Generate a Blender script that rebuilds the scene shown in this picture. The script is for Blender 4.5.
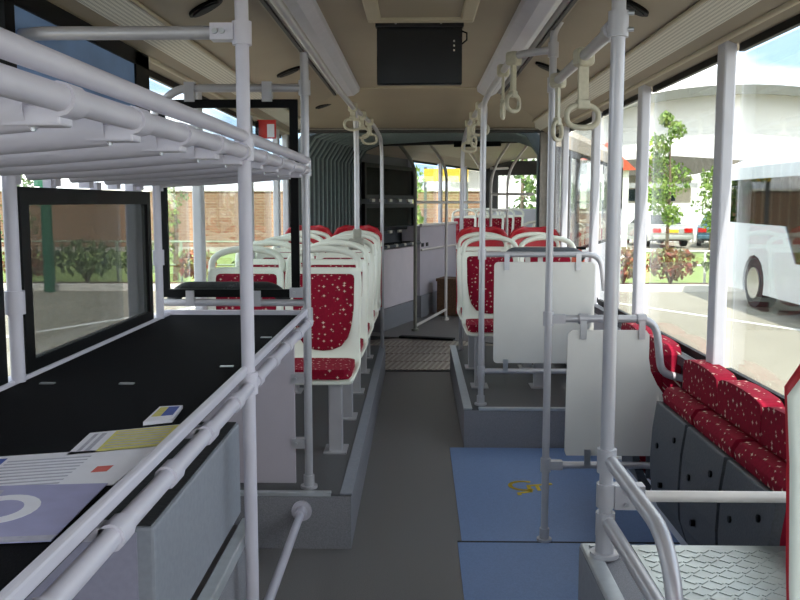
import bpy, bmesh, math, random
from mathutils import Vector, Matrix, Euler
random.seed(7)
PI = math.pi
S = bpy.context.scene
C = S.collection
for o in list(bpy.data.objects): bpy.data.objects.remove(o)

# ------------------------------------------------------------------ camera
cam_d = bpy.data.cameras.new('camera'); cam = bpy.data.objects.new('camera', cam_d); C.objects.link(cam)
cam.location = (0, 0, 1.55)
cam.rotation_euler = (math.radians(90 - 6.3044), 0, math.radians(1.1674))
cam_d.sensor_fit = 'HORIZONTAL'; cam_d.sensor_width = 36.0; cam_d.lens = 878.0 / 800 * 36
cam_d.clip_start = 0.02; cam_d.clip_end = 500
S.camera = cam
# ------------------------------------------------------------------ sky, sun, exposure
W = bpy.data.worlds.new('sky'); S.world = W; W.use_nodes = True
nt = W.node_tree; nt.nodes.clear()
tc = nt.nodes.new('ShaderNodeTexCoord'); mp = nt.nodes.new('ShaderNodeMapping'); mp.inputs['Scale'].default_value = (1.6, 1.6, 4.0); mp.inputs['Location'].default_value = (5.2, -3.1, 1.4)
nz = nt.nodes.new('ShaderNodeTexNoise'); nz.inputs['Scale'].default_value = 1.7; nz.inputs['Detail'].default_value = 6
rp = nt.nodes.new('ShaderNodeValToRGB'); rp.color_ramp.elements[0].position = .45; rp.color_ramp.elements[1].position = .60
rp.color_ramp.elements[0].color = (.20, .29, .40, 1); rp.color_ramp.elements[1].color = (1, .975, .935, 1)
bg = nt.nodes.new('ShaderNodeBackground'); bg.inputs['Strength'].default_value = 1.6
wo = nt.nodes.new('ShaderNodeOutputWorld')
nt.links.new(tc.outputs['Generated'], mp.inputs['Vector']); nt.links.new(mp.outputs[0], nz.inputs['Vector'])
nt.links.new(nz.outputs['Fac'], rp.inputs['Fac']); nt.links.new(rp.outputs['Color'], bg.inputs['Color']); nt.links.new(bg.outputs[0], wo.inputs[0])
sun_d = bpy.data.lights.new('sun', 'SUN'); sun_d.energy = 2.8; sun_d.angle = math.radians(.6); sun_d.color = (1, .96, .9)
sun = bpy.data.objects.new('sun', sun_d); C.objects.link(sun)
sun.location = (3, -10, 20)
sun.rotation_euler = Vector((-.10, .60, -.79)).to_track_quat('-Z', 'Y').to_euler()
V = S.view_settings; V.view_transform = 'Standard'; V.look = 'None'; V.gamma = 1; V.use_curve_mapping = False
V.exposure = 1.75

# ------------------------------------------------------------------ materials
def lin(c): return tuple((x / 255 / 12.92 if x <= 10 else ((x / 255 + .055) / 1.055) ** 2.4) for x in c)
MATS = {}
def mat(name, rgb, rough=.5, metal=0, nscale=40, namt=.06, bump=0, bscale=None, spec=.5, rgb2=None):
    m = bpy.data.materials.new(name); m.use_nodes = True; n = m.node_tree; b = n.nodes['Principled BSDF']
    b.inputs['Roughness'].default_value = rough; b.inputs['Metallic'].default_value = metal
    b.inputs['Specular IOR Level'].default_value = spec
    t = n.nodes.new('ShaderNodeTexCoord'); z = n.nodes.new('ShaderNodeTexNoise'); z.inputs['Scale'].default_value = nscale; z.inputs['Detail'].default_value = 4
    n.links.new(t.outputs['Object'], z.inputs['Vector'])
    r = n.nodes.new('ShaderNodeValToRGB'); c = lin(rgb)
    if rgb2: a, d = c, lin(rgb2)
    else: a, d = tuple(x * (1 - namt) for x in c), tuple(min(1, x * (1 + namt)) for x in c)
    r.color_ramp.elements[0].position = .35; r.color_ramp.elements[1].position = .65
    r.color_ramp.elements[0].color = (*a, 1); r.color_ramp.elements[1].color = (*d, 1)
    n.links.new(z.outputs['Fac'], r.inputs['Fac']); n.links.new(r.outputs['Color'], b.inputs['Base Color'])
    if bump:
        z2 = n.nodes.new('ShaderNodeTexNoise'); z2.inputs['Scale'].default_value = bscale or nscale; n.links.new(t.outputs['Object'], z2.inputs['Vector'])
        bp = n.nodes.new('ShaderNodeBump'); bp.inputs['Strength'].default_value = bump; bp.inputs['Distance'].default_value = .01
        n.links.new(z2.outputs['Fac'], bp.inputs['Height']); n.links.new(bp.outputs[0], b.inputs['Normal'])
    MATS[name] = m; return m
mat('rack_paint', (203, 199, 211), .38, 0, 8, .03)
mat('pole_paint', (184, 182, 187), .32, .3, 8, .04)
mat('silver', (190, 192, 196), .3, .8, 30, .05)
mat('white_pole', (214, 208, 204), .35, .1, 10, .03)
mat('ceiling_beige', (152, 140, 122), .6, 0, 3, .03)
mat('cove_beige', (180, 169, 146), .55, 0, 5, .03)
mat('diffuser', (188, 186, 196), .4, 0, 10, .03)
mat('light_frame', (168, 166, 164), .45, .2, 20, .04)
mat('black', (7, 7, 9), .5, 0, 30, .1, spec=.15)
mat('black_gloss', (12, 12, 15), .22, 0, 30, .1)
mat('rubber', (34, 34, 37), .75, 0, 60, .15, .2)
mat('floor_grey', (120, 116, 116), .5, 0, 220, .16)
mat('platform_top', (84, 84, 86), .5, 0, 200, .14)
mat('platform_riser', (122, 121, 128), .65, 0, 330, .25, rgb2=(150, 149, 155))
mat('blue_vinyl', (118, 142, 186), .5, 0, 140, .07)
mat('edge_alu', (196, 200, 204), .35, .5, 30, .05)
mat('yellow', (222, 190, 40), .6, 0, 40, .08)
mat('banner', (206, 168, 46), .6, 0, 10, .06)
mat('lavender', (186, 178, 188), .5, 0, 6, .02)
mat('cabinet_pink', (224, 212, 218), .5, 0, 6, .02)
mat('white_panel', (216, 213, 208), .4, 0, 6, .02)
mat('cabinet_grey', (140, 143, 152), .55, 0, 60, .05)
mat('cabinet_side', (150, 147, 166), .55, 0, 60, .04)
mat('mat_black', (17, 17, 21), .9, 0, 300, .25, .15, spec=.1)
mat('seat_white', (226, 228, 216), .38, 0, 6, .02)
mat('seat_red', (176, 18, 36), .4, 0, 10, .06)
mat('tip_dark', (76, 79, 85), .6, 0, 120, .12, .1)
mat('wall_grey', (188, 188, 196), .5, 0, 8, .03)
mat('pillar', (198, 197, 204), .42, 0, 8, .03)
mat('bellows', (84, 95, 95), .6, 0, 30, .08)
mat('fold_rib', (150, 164, 162), .5, 0, 30, .06)
mat('portal', (52, 50, 48), .6, 0, 30, .12)
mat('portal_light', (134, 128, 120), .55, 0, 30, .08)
mat('strap', (188, 182, 162), .5, 0, 60, .06)
mat('checker', (176, 182, 180), .32, .6, 12, .12)
mat('turn_plate', (140, 126, 114), .4, .6, 20, .12)
mat('turn_rib', (172, 162, 148), .35, .6, 20, .1)
mat('blue_infill', (124, 154, 200), .5, 0, 5, .1)  # blue lightened in place of daylight shining through the panel
mat('asphalt', (146, 140, 124), .9, 0, 1.4, .06)
mat('line_white', (240, 240, 236), .8, 0, 10, .03)
mat('kerb', (226, 222, 212), .8, 0, 6, .05)
mat('soil', (120, 92, 70), .95, 0, 6, .2)
mat('grass', (112, 134, 66), .95, 0, 3, .2, rgb2=(142, 156, 88))
mat('fence_green', (150, 168, 142), .5, 0, 10, .05)
mat('fence_white', (236, 236, 232), .5, 0, 10, .03)
mat('bark', (112, 96, 80), .9, 0, 20, .2)
mat('leaf', (92, 128, 52), .6, 0, 3, .25, rgb2=(150, 170, 86))
mat('leaf_red', (150, 60, 52), .6, 0, 4, .3, rgb2=(104, 118, 60))
mat('leaf_dark', (70, 100, 52), .6, 0, 4, .25, rgb2=(112, 132, 70))
mat('hall_white', (238, 237, 232), .6, 0, .6, .02)
mat('hall_roof', (96, 98, 90), .7, 0, 2, .04)
mat('roof_dark', (88, 84, 74), .7, 0, 2, .08)
mat('build_beige', (190, 180, 158), .7, 0, 2, .05)
mat('bus_white', (206, 212, 218), .25, 0, 2, .01)
mat('tyre', (38, 38, 40), .8, 0, 30, .1)
mat('car_silver', (186, 188, 182), .25, .5, 4, .02)
mat('car_blue', (92, 124, 140), .25, .4, 4, .02)
mat('car_glass', (34, 44, 50), .08, 0, 4, .05)
mat('tail_red', (190, 30, 26), .3, 0, 20, .05)
mat('orange_red', (214, 84, 52), .5, 0, 10, .05)
mat('paper_white', (228, 226, 236), .7, 0, 20, .02)
mat('paper_lilac', (160, 158, 196), .6, 0, 20, .05)
mat('paper_yellow', (206, 196, 112), .7, 0, 60, .06)
mat('print_blue', (52, 76, 160), .6, 0, 30, .1)
mat('print_red', (204, 92, 84), .6, 0, 30, .1)
mat('print_grey', (176, 174, 190), .7, 0, 80, .08)
mat('brown_bag', (92, 66, 46), .7, 0, 60, .3)
mat('green_post', (20, 92, 62), .5, 0, 10, .05)
mat('clear_clip', (214, 208, 196), .2, 0, 30, .05)
mat('clamp_grey', (150, 148, 136), .5, 0, 30, .05)
mat('sign_red', (196, 40, 34), .5, 0, 10, .06)

def seat_fabric(name, ax):
    m = bpy.data.materials.new(name); m.use_nodes = True; n = m.node_tree; b = n.nodes['Principled BSDF']
    b.inputs['Roughness'].default_value = .85; b.inputs['Specular IOR Level'].default_value = .2
    t = n.nodes.new('ShaderNodeTexCoord'); sp = n.nodes.new('ShaderNodeSeparateXYZ'); cb_ = n.nodes.new('ShaderNodeCombineXYZ')
    n.links.new(t.outputs['Object'], sp.inputs[0]); n.links.new(sp.outputs[ax[0]], cb_.inputs[0]); ad = n.nodes.new('ShaderNodeMath'); n.links.new(sp.outputs[ax[1]], ad.inputs[0]); n.links.new(sp.outputs[[c for c in 'XYZ' if c not in ax][0]], ad.inputs[1]); n.links.new(ad.outputs[0], cb_.inputs[1])
    v = n.nodes.new('ShaderNodeTexVoronoi'); v.voronoi_dimensions = '2D'; v.distance = 'MINKOWSKI'; v.inputs['Exponent'].default_value = .6; v.inputs['Scale'].default_value = 27
    v.inputs['Randomness'].default_value = .9
    n.links.new(cb_.outputs[0], v.inputs['Vector'])
    sc = n.nodes.new('ShaderNodeSeparateColor'); n.links.new(v.outputs['Color'], sc.inputs[0])      # a different size for every star
    ma = n.nodes.new('ShaderNodeMath'); ma.operation = 'MULTIPLY_ADD'; ma.inputs[1].default_value = .30; n.links.new(sc.outputs[0], ma.inputs[0]); n.links.new(v.outputs['Distance'], ma.inputs[2])
    r = n.nodes.new('ShaderNodeValToRGB')
    r.color_ramp.elements[0].position = .24; r.color_ramp.elements[0].color = (*lin((222, 190, 176)), 1)
    r.color_ramp.elements[1].position = .40; r.color_ramp.elements[1].color = (0, 0, 0, 1)
    n.links.new(ma.outputs[0], r.inputs['Fac'])
    z = n.nodes.new('ShaderNodeTexNoise'); z.inputs['Scale'].default_value = 90; n.links.new(t.outputs['Object'], z.inputs['Vector'])
    r2 = n.nodes.new('ShaderNodeValToRGB'); r2.color_ramp.elements[0].color = (*lin((112, 6, 32)), 1); r2.color_ramp.elements[1].color = (*lin((148, 14, 46)), 1)
    n.links.new(z.outputs['Fac'], r2.inputs['Fac'])
    mx = n.nodes.new('ShaderNodeMix'); mx.data_type = 'RGBA'; mx.blend_type = 'LIGHTEN'; mx.inputs['Factor'].default_value = 1
    n.links.new(r2.outputs[0], mx.inputs['A']); n.links.new(r.outputs[0], mx.inputs['B']); n.links.new(mx.outputs['Result'], b.inputs['Base Color'])
    MATS[name] = m
for a in ('XZ', 'XY', 'YZ'): seat_fabric('fabric_' + a.lower(), a if a != 'YZ' else 'YZ')
def glass(name, tint, refl=1.0, ior=1.45):
    m = bpy.data.materials.new(name); m.use_nodes = True; n = m.node_tree; n.nodes.clear()
    o = n.nodes.new('ShaderNodeOutputMaterial'); t = n.nodes.new('ShaderNodeBsdfTransparent'); g = n.nodes.new('ShaderNodeBsdfGlossy')
    f = n.nodes.new('ShaderNodeFresnel'); f.inputs['IOR'].default_value = ior; x = n.nodes.new('ShaderNodeMixShader')
    k = n.nodes.new('ShaderNodeMath'); k.operation = 'MULTIPLY'; k.inputs[1].default_value = refl
    t.inputs['Color'].default_value = (*tint, 1); g.inputs['Roughness'].default_value = .02
    n.links.new(f.outputs[0], k.inputs[0]); n.links.new(k.outputs[0], x.inputs['Fac']); n.links.new(t.outputs[0], x.inputs[1]); n.links.new(g.outputs[0], x.inputs[2]); n.links.new(x.outputs[0], o.inputs[0])
    MATS[name] = m
glass('glass', (.94, .96, .95), .38)
glass('glass_dark', (.34, .36, .38), 1.0)
glass('glass_bus', (.46, .46, .44), 1.0)
def mesh_mat(name, cover, col):
    m = bpy.data.materials.new(name); m.use_nodes = True; n = m.node_tree; n.nodes.clear()
    o = n.nodes.new('ShaderNodeOutputMaterial'); t = n.nodes.new('ShaderNodeBsdfTransparent'); d = n.nodes.new('ShaderNodeBsdfDiffuse'); x = n.nodes.new('ShaderNodeMixShader')
    d.inputs['Color'].default_value = (*lin(col), 1)
    tc = n.nodes.new('ShaderNodeTexCoord'); w = n.nodes.new('ShaderNodeTexWave'); w.bands_direction = 'DIAGONAL'; w.inputs['Scale'].default_value = 60
    k = n.nodes.new('ShaderNodeMath'); k.operation = 'MULTIPLY_ADD'; k.inputs[1].default_value = .12; k.inputs[2].default_value = cover - .06
    n.links.new(tc.outputs['Object'], w.inputs['Vector']); n.links.new(w.outputs['Fac'], k.inputs[0]); n.links.new(k.outputs[0], x.inputs['Fac'])
    n.links.new(t.outputs[0], x.inputs[1]); n.links.new(d.outputs[0], x.inputs[2]); n.links.new(x.outputs[0], o.inputs[0])
    MATS[name] = m
mesh_mat('perforated_mesh', .62, (74, 76, 74))
mesh_mat('perforated_dark', .6, (62, 64, 58))
def perf_strip():
    m = mat('perf_white', (214, 210, 196), .5); n = m.node_tree; b = n.nodes['Principled BSDF']
    t = n.nodes.new('ShaderNodeTexCoord'); v = n.nodes.new('ShaderNodeTexVoronoi'); v.voronoi_dimensions = '2D'; v.inputs['Randomness'].default_value = 0; v.inputs['Scale'].default_value = 80
    r = n.nodes.new('ShaderNodeValToRGB'); r.color_ramp.elements[0].position = .26; r.color_ramp.elements[0].color = (.34, .32, .28, 1)
    r.color_ramp.elements[1].position = .34; r.color_ramp.elements[1].color = (*lin((226, 222, 208)), 1)
    n.links.new(t.outputs['Object'], v.inputs['Vector']); n.links.new(v.outputs['Distance'], r.inputs['Fac']); n.links.new(r.outputs[0], b.inputs['Base Color'])
perf_strip()
def brick_mat():
    m = bpy.data.materials.new('brick'); m.use_nodes = True; n = m.node_tree; b = n.nodes['Principled BSDF']; b.inputs['Roughness'].default_value = .9
    t = n.nodes.new('ShaderNodeTexCoord'); mp = n.nodes.new('ShaderNodeMapping'); mp.inputs['Rotation'].default_value = (PI / 2, 0, 0)
    k = n.nodes.new('ShaderNodeTexBrick'); k.inputs['Scale'].default_value = 1; k.inputs['Brick Width'].default_value = .34; k.inputs['Row Height'].default_value = .12
    k.inputs['Mortar Size'].default_value = .02
    k.inputs['Color1'].default_value = (*lin((142, 106, 80)), 1); k.inputs['Color2'].default_value = (*lin((124, 90, 68)), 1); k.inputs['Mortar'].default_value = (*lin((148, 128, 104)), 1)
    n.links.new(t.outputs['Object'], mp.inputs[0]); n.links.new(mp.outputs[0], k.inputs['Vector']); n.links.new(k.outputs['Color'], b.inputs['Base Color'])
    MATS['brick'] = m
brick_mat()

# ------------------------------------------------------------------ geometry helpers
IDN = Matrix.Identity(4)
class MB:
    def __init__(s, T=None): s.v = []; s.f = []; s.sm = []; s.T = T or IDN
    def add(s, vs, fs, smooth=False):
        b = len(s.v); s.v += [tuple(s.T @ Vector(p)) for p in vs]; s.f += [tuple(b + i for i in q) for q in fs]; s.sm += [smooth] * len(fs); return s
    def box(s, x0, x1, y0, y1, z0, z1, M=None):
        vs = [(x, y, z) for x in (x0, x1) for y in (y0, y1) for z in (z0, z1)]
        if M: vs = [tuple(M @ Vector(p)) for p in vs]
        return s.add(vs, [(0, 1, 3, 2), (4, 6, 7, 5), (0, 4, 5, 1), (2, 3, 7, 6), (0, 2, 6, 4), (1, 5, 7, 3)])
    def tube(s, pts, r, n=10, cap=True, closed=False, flat=1.0):
        P = [Vector(p) for p in pts]; N = len(P); vs = []; fs = []; up = None
        for i in range(N):
            if closed: d = P[(i + 1) % N] - P[i - 1]
            else: d = P[min(i + 1, N - 1)] - P[max(i - 1, 0)]
            d.normalize()
            if up is None: up = Vector((0, 0, 1)) if abs(d.z) < .9 else Vector((0, 1, 0))
            a = d.cross(up); a.normalize(); b = a.cross(d); b.normalize(); up = b
            rr = r[i] if isinstance(r, (list, tuple)) else r
            for k in range(n):
                t = 2 * PI * k / n; vs.append(tuple(P[i] + a * math.cos(t) * rr + b * math.sin(t) * rr * flat))
        for i in range(N if closed else N - 1):
            j = (i + 1) % N
            for k in range(n): fs.append((i * n + k, i * n + (k + 1) % n, j * n + (k + 1) % n, j * n + k))
        s.add(vs, fs, True)
        if cap and not closed:
            s.add(vs[:n], [tuple(range(n))[::-1]]); s.add(vs[-n:], [tuple(range(n))])
        return s
    def prism(s, poly, axis, a0, a1, smooth=False):
        n = len(poly)
        def mk(u, v, a): return {'x': (a, u, v), 'y': (u, a, v), 'z': (u, v, a)}[axis]
        vs = [mk(u, v, a0) for u, v in poly] + [mk(u, v, a1) for u, v in poly]
        s.add(vs, [(i, (i + 1) % n, n + (i + 1) % n, n + i) for i in range(n)], smooth)
        s.add(vs[:n], [tuple(range(n))[::-1]]); s.add(vs[n:], [tuple(range(n))]); return s
    def grid(s, rows, smooth=True):
        n = len(rows[0]); vs = [p for r in rows for p in r]
        return s.add(vs, [(i * n + k, i * n + k + 1, (i + 1) * n + k + 1, (i + 1) * n + k) for i in range(len(rows) - 1) for k in range(n - 1)], smooth)
    def build(s, name, m, parent=None, bevel=0, solid=0, seg=2):
        me = bpy.data.meshes.new(name); me.from_pydata(s.v, [], s.f); me.polygons.foreach_set('use_smooth', s.sm)
        bm = bmesh.new(); bm.from_mesh(me); bmesh.ops.recalc_face_normals(bm, faces=bm.faces); bm.to_mesh(me); bm.free(); me.update()
        me.materials.append(MATS[m]); o = bpy.data.objects.new(name, me); C.objects.link(o)
        if parent: o.parent = parent
        if solid: d = o.modifiers.new('solid', 'SOLIDIFY'); d.thickness = solid; d.offset = 0
        if bevel: d = o.modifiers.new('bevel', 'BEVEL'); d.width = bevel; d.segments = seg; d.limit_method = 'ANGLE'
        return o
def fil(pts, r=.06, seg=5):
    P = [Vector(p) for p in pts]; out = [P[0]]
    for i in range(1, len(P) - 1):
        a, b, c = P[i - 1], P[i], P[i + 1]; u = (a - b); w = (c - b); k = min(r, u.length * .48, w.length * .48); p0 = b + u.normalized() * k; p2 = b + w.normalized() * k
        for t in range(seg + 1):
            t /= seg; out.append(p0 * (1 - t) ** 2 + b * 2 * t * (1 - t) + p2 * t * t)
    out.append(P[-1]); return out
def rrect(u0, u1, v0, v1, r, seg=4):
    out = []
    for cu, cv, a in ((u1 - r, v1 - r, 0), (u0 + r, v1 - r, 90), (u0 + r, v0 + r, 180), (u1 - r, v0 + r, 270)):
        for k in range(seg + 1):
            t = math.radians(a + 90 * k / seg); out.append((cu + r * math.cos(t), cv + r * math.sin(t)))
    return out
def tag(o, label=None, cat=None, group=None, kind=None):
    if label: o['label'] = label
    if cat: o['category'] = cat
    if group: o['group'] = group
    if kind: o['kind'] = kind
    return o
def thing(name, label, cat, loc=(0, 0, 0), rz=0, group=None, T=None):
    o = bpy.data.objects.new(name, None); C.objects.link(o); o.empty_display_size = .1
    M = (T or IDN) @ Matrix.Translation(loc) @ Matrix.Rotation(rz, 4, 'Z'); o.matrix_world = M
    return tag(o, label, cat, group)
def dup(root, loc, rz=0, label=None, group=None, T=None, scale=1):
    r = root.copy(); C.objects.link(r)
    r.matrix_world = (T or IDN) @ Matrix.Translation(loc) @ Matrix.Rotation(rz, 4, 'Z') @ Matrix.Scale(scale, 4)
    if label: r['label'] = label
    if group: r['group'] = group
    for ch in list(root.children):
        c = ch.copy(); C.objects.link(c); c.parent = r
        for g in ch.children: d = g.copy(); C.objects.link(d); d.parent = c
    if loc[0] > 0 and root.name.startswith('bus_seat'):
        for c in r.children:
            if c.name.startswith(('leg', 'foot')): c.location.x = -.18
    return r
def B(*a, T=None): return MB(T).box(*a)
def share(o, parent, loc):
    c = o.copy(); C.objects.link(c); c.parent = parent; c.location = loc; return c

# trailer frame of reference: rotated 19 degrees about the articulation pivot
TR = Matrix.Translation((0, 9.0, 0)) @ Matrix.Rotation(math.radians(-19), 4, 'Z')

# ================================================================== BUS SHELL
st = lambda o: tag(o, kind='structure')
fl = st(B(-1.22, 1.22, -1.6, 8.0, -.12, 0).build('floor', 'floor_grey')); fl['label'] = 'dark grey speckled vinyl floor of the bus aisle'
B(.205, 1.2, 3.90, 5.455, 0, .004).build('blue_floor_sheet', 'blue_vinyl', fl)
B(.185, 1.2, 2.40, 3.885, 0, .004).build('blue_floor_sheet', 'blue_vinyl', fl)
B(.185, 1.2, 3.885, 3.90, 0, .005).build('floor_seam', 'rubber', fl)
# wheelchair symbol
ws = MB()
def strip(pts, w, z=.006):
    for (a, b) in zip(pts[:-1], pts[1:]):
        a = Vector((*a, 0)); b = Vector((*b, 0)); d = (b - a).normalized(); n_ = Vector((-d.y, d.x, 0)) * w / 2; a -= d * w * .3; b += d * w * .3
        ws.add([(p.x, p.y, z) for p in (a - n_, b - n_, b + n_, a + n_)] + [(p.x, p.y, .0045) for p in (a - n_, b - n_, b + n_, a + n_)],
               [(0, 1, 2, 3), (0, 4, 5, 1), (1, 5, 6, 2), (2, 6, 7, 3), (3, 7, 4, 0)])
cx, cy = .63, 4.70
strip([(cx - .045 + .075 * math.cos(t), cy + .075 * math.sin(t)) for t in [math.radians(a) for a in range(60, 301, 20)]], .022)
strip([(cx + .06, cy + .02), (cx - .02, cy - .0), (cx - .02, cy - .10), (cx - .085, cy - .125), (cx - .085, cy - .15)], .022)
strip([(cx + .025, cy + .01), (cx + .03, cy - .075)], .02)
ws.prism([(cx + .1 + .017 * math.cos(t * PI / 5), cy + .03 + .017 * math.sin(t * PI / 5)) for t in range(10)], 'z', .0045, .0062)
ws.build('wheelchair_symbol', 'yellow', fl)

prof = [(-1.2, 2.15), (-1.165, 2.165), (-1.13, 2.17), (-.98, 2.245), (-.62, 2.325), (0, 2.36), (.62, 2.325), (.98, 2.245), (1.13, 2.17), (1.165, 2.165), (1.2, 2.15)]
outer = [(1.27, 2.15), (1.27, 2.3), (1.1, 2.45), (0, 2.52), (-1.1, 2.45), (-1.27, 2.3), (-1.27, 2.15)]
cl = st(MB().prism(prof + outer, 'y', -1.6, 8.0).build('ceiling', 'ceiling_beige')); cl['label'] = 'beige curved bus ceiling with side coves'
def seg3(p, q, off, y0, y1):   # thin strip on the ceiling between profile points p and q
    d = Vector((q[0] - p[0], 0, q[1] - p[1])); n_ = Vector((-d.z, 0, d.x)).normalized()
    if n_.z > 0: n_ = -n_
    a = Vector((p[0], 0, p[1])); b = a + d
    return MB().prism([(a.x, a.z), (b.x, b.z), (b.x + n_.x * off, b.z + n_.z * off), (a.x + n_.x * off, a.z + n_.z * off)], 'y', y0, y1)
for sg in (-1, 1):
    seg3((sg * .985, 2.243), (sg * 1.085, 2.193), .008, -1.5, 7.9).build('perforated_strip', 'perf_white', cl)
    MB().tube([(sg * 1.150, -1.5, 2.163), (sg * 1.150, 7.9, 2.163)], .012, 8).build('cove_bead', 'cove_beige', cl)
    MB().tube([(sg * .975, -1.5, 2.238), (sg * .975, 7.9, 2.238)], .008, 8).build('cove_bead', 'cove_beige', cl)
for yy in (2.75, 6.17): B(-.6, .6, yy - .006, yy + .006, 2.335, 2.352).build('ceiling_joint', 'cove_beige', cl)
# sloped end of the ceiling towards the portal
MB().prism([(6.2, 2.345), (7.9, 2.21), (7.9, 2.36), (6.2, 2.36)], 'x', -1.12, 1.12).build('sloped_end_panel', 'ceiling_beige', cl)

RP = [-1.55, -.2, 1.0, 2.22, 3.48, 4.72, 5.96, 7.2, 7.94]
LP = [-1.55, -.2, 1.0, 2.30, 3.66, 4.75, 6.20, 7.40, 7.94]
nwin = [0]
def side(sg, P, sill, nm, T=None, y0=-1.6, y1=8.0, head=2.15, pm='pillar'):
    x0, x1 = sorted((sg * 1.2, sg * 1.26))
    w = st(B(x0, x1, y0, y1, -.3, sill, T=T).build('wall_' + nm, 'wall_grey'))
    xs = sorted((sg * 1.168, sg * 1.21)); B(*xs, y0, y1, sill - .03, sill + .012, T=T).build('sill', 'tip_dark', w)
    for i, p in enumerate(P):
        xa, xb = sorted((sg * 1.162, sg * 1.21)); hw = .045
        B(xa, xb, p - hw, p + hw, sill, head + .02, T=T).build('pillar', pm, w, .008)
    for a, b in zip(P[:-1], P[1:]):
        nwin[0] += 1; a += .045; b -= .045
        r = bpy.data.objects.new('window_%d' % nwin[0], None); C.objects.link(r); st(r)
        f = MB(T); xa, xb = sorted((sg * 1.215, sg * 1.235))
        for bx in ((a, b, sill + .01, sill + .045), (a, b, head - .03, head)): f.box(xa, xb, *bx)
        f.build('window_frame', 'black', r); B(sg * 1.222 - .003, sg * 1.222 + .003, a + .02, b - .02, sill + .04, head - .045, T=T).build('pane', 'glass', r)
    return w
side(1, RP, .86, 'right'); side(-1, LP, .90, 'left')
# front end behind the camera
wf = st(B(-1.26, 1.26, -1.66, -1.6, -.3, .85).build('wall_front', 'wall_grey'))
nwin[0] += 1; r = bpy.data.objects.new('window_%d' % nwin[0], None); C.objects.link(r); st(r)
B(-1.2, 1.2, -1.635, -1.625, .85, 2.2).build('pane', 'glass', r); B(-.03, .03, -1.66, -1.6, .85, 2.25).build('window_frame', 'black', r)
# dark blue blind standing in for tinted glass of the upper left window
bl = thing('window_blind', 'opaque dark blue blind on the left window above the luggage rack', 'blind')
B(-1.142, -1.13, 2.48, 3.56, 1.72, 2.12).build('infill_sheet', 'blue_infill', bl)
for a in ((2.43, 2.49, 1.70, 2.15), (3.55, 3.72, 1.70, 2.15), (2.43, 3.72, 2.10, 2.158)): B(-1.144, -1.122, *a).build('border', 'black', bl)

# platforms
def platform(sg, y0, nm, lab):
    xi = sg * .297; xa, xb = sorted((xi, sg * 1.2))
    p = tag(B(xa, xb, y0, 7.95, 0, .245).build(nm, 'platform_riser'), lab, 'platform', None, 'structure')
    B(xa, xb, y0, 7.95, .245, .252).build('top_covering', 'platform_top', p)
    a, b = sorted((xi - sg * .004, xi + sg * .05)); B(a, b, y0, 7.95, .245, .258).build('edge_strip', 'edge_alu' if sg > 0 else 'cabinet_grey', p, .002)
    a, b = sorted((xi + sg * .09, sg * 1.2)); B(a, b, y0 - .004, y0 + .03, .243, .262).build('nosing_strip', 'edge_alu', p, .003)
    return p
platform(-1, 3.805, 'seat_platform', 'grey raised platform under the left row of seats')
platform(1, 5.46, 'seat_platform', 'grey raised platform under the right row of seats')

# wheel arch boxes
wb = tag(B(.462, 1.2, -.9, 2.385, 0, .585).build('wheel_arch_box', 'platform_riser'), 'raised wheel arch box with bright checker plate top on the right', 'wheel arch', None, 'structure')
B(.60, 1.2, -.9, 2.385, .585, .597).build('checker_plate', 'checker', wb)
st_ = None
tp = MB()
for i in range(28):
    for j in range(17):
        M_ = Matrix.Translation((.625 + j * .033, 1.45 + i * .033, .597)) @ Matrix.Rotation((1 if (i + j) % 2 else -1) * .8, 4, 'Z'); tp.box(-.005, .005, -.015, .015, 0, .002, M_)
tag(tp.build('tread_pattern', 'checker', wb), kind='stuff')
B(.462, .60, -.9, 2.385, .585, .5935).build('grip_strip', 'platform_riser', wb)
B(.458, .502, -.9, 2.39, .58, .60).build('edge_strip', 'edge_alu', wb, .004); B(.456, .462, -.9, 2.39, .0, .59).build('side_cover', 'cabinet_grey', wb)
for y in (2.36, 2.28): MB().tube([(.485, y, .6), (.485, y, .607)], .009, 8).build('rivet', 'silver', wb)
wb = tag(B(-1.2, -.54, -.9, 2.66, 0, .545).build('wheel_arch_box', 'platform_riser'), 'speckled wheel arch box below the grey cabinet on the left', 'wheel arch', None, 'structure')
B(-.552, -.515, -.9, 2.665, .525, .565).build('edge_strip', 'edge_alu', wb, .004)
cb = thing('cabinet', 'plain grey metal cabinet below the front luggage shelf', 'cabinet', (0, 0, 0))
B(-1.18, -.562, 1.80, 2.70, .566, .862).build('body', 'cabinet_grey', cb, .008)
B(-1.18, -.60, 1.797, 1.80, .566, .85).build('end_panel', 'cabinet_side', cb); B(-1.18, -.57, 1.803, 2.69, .8625, .866).build('top_mat', 'rubber', cb)

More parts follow.
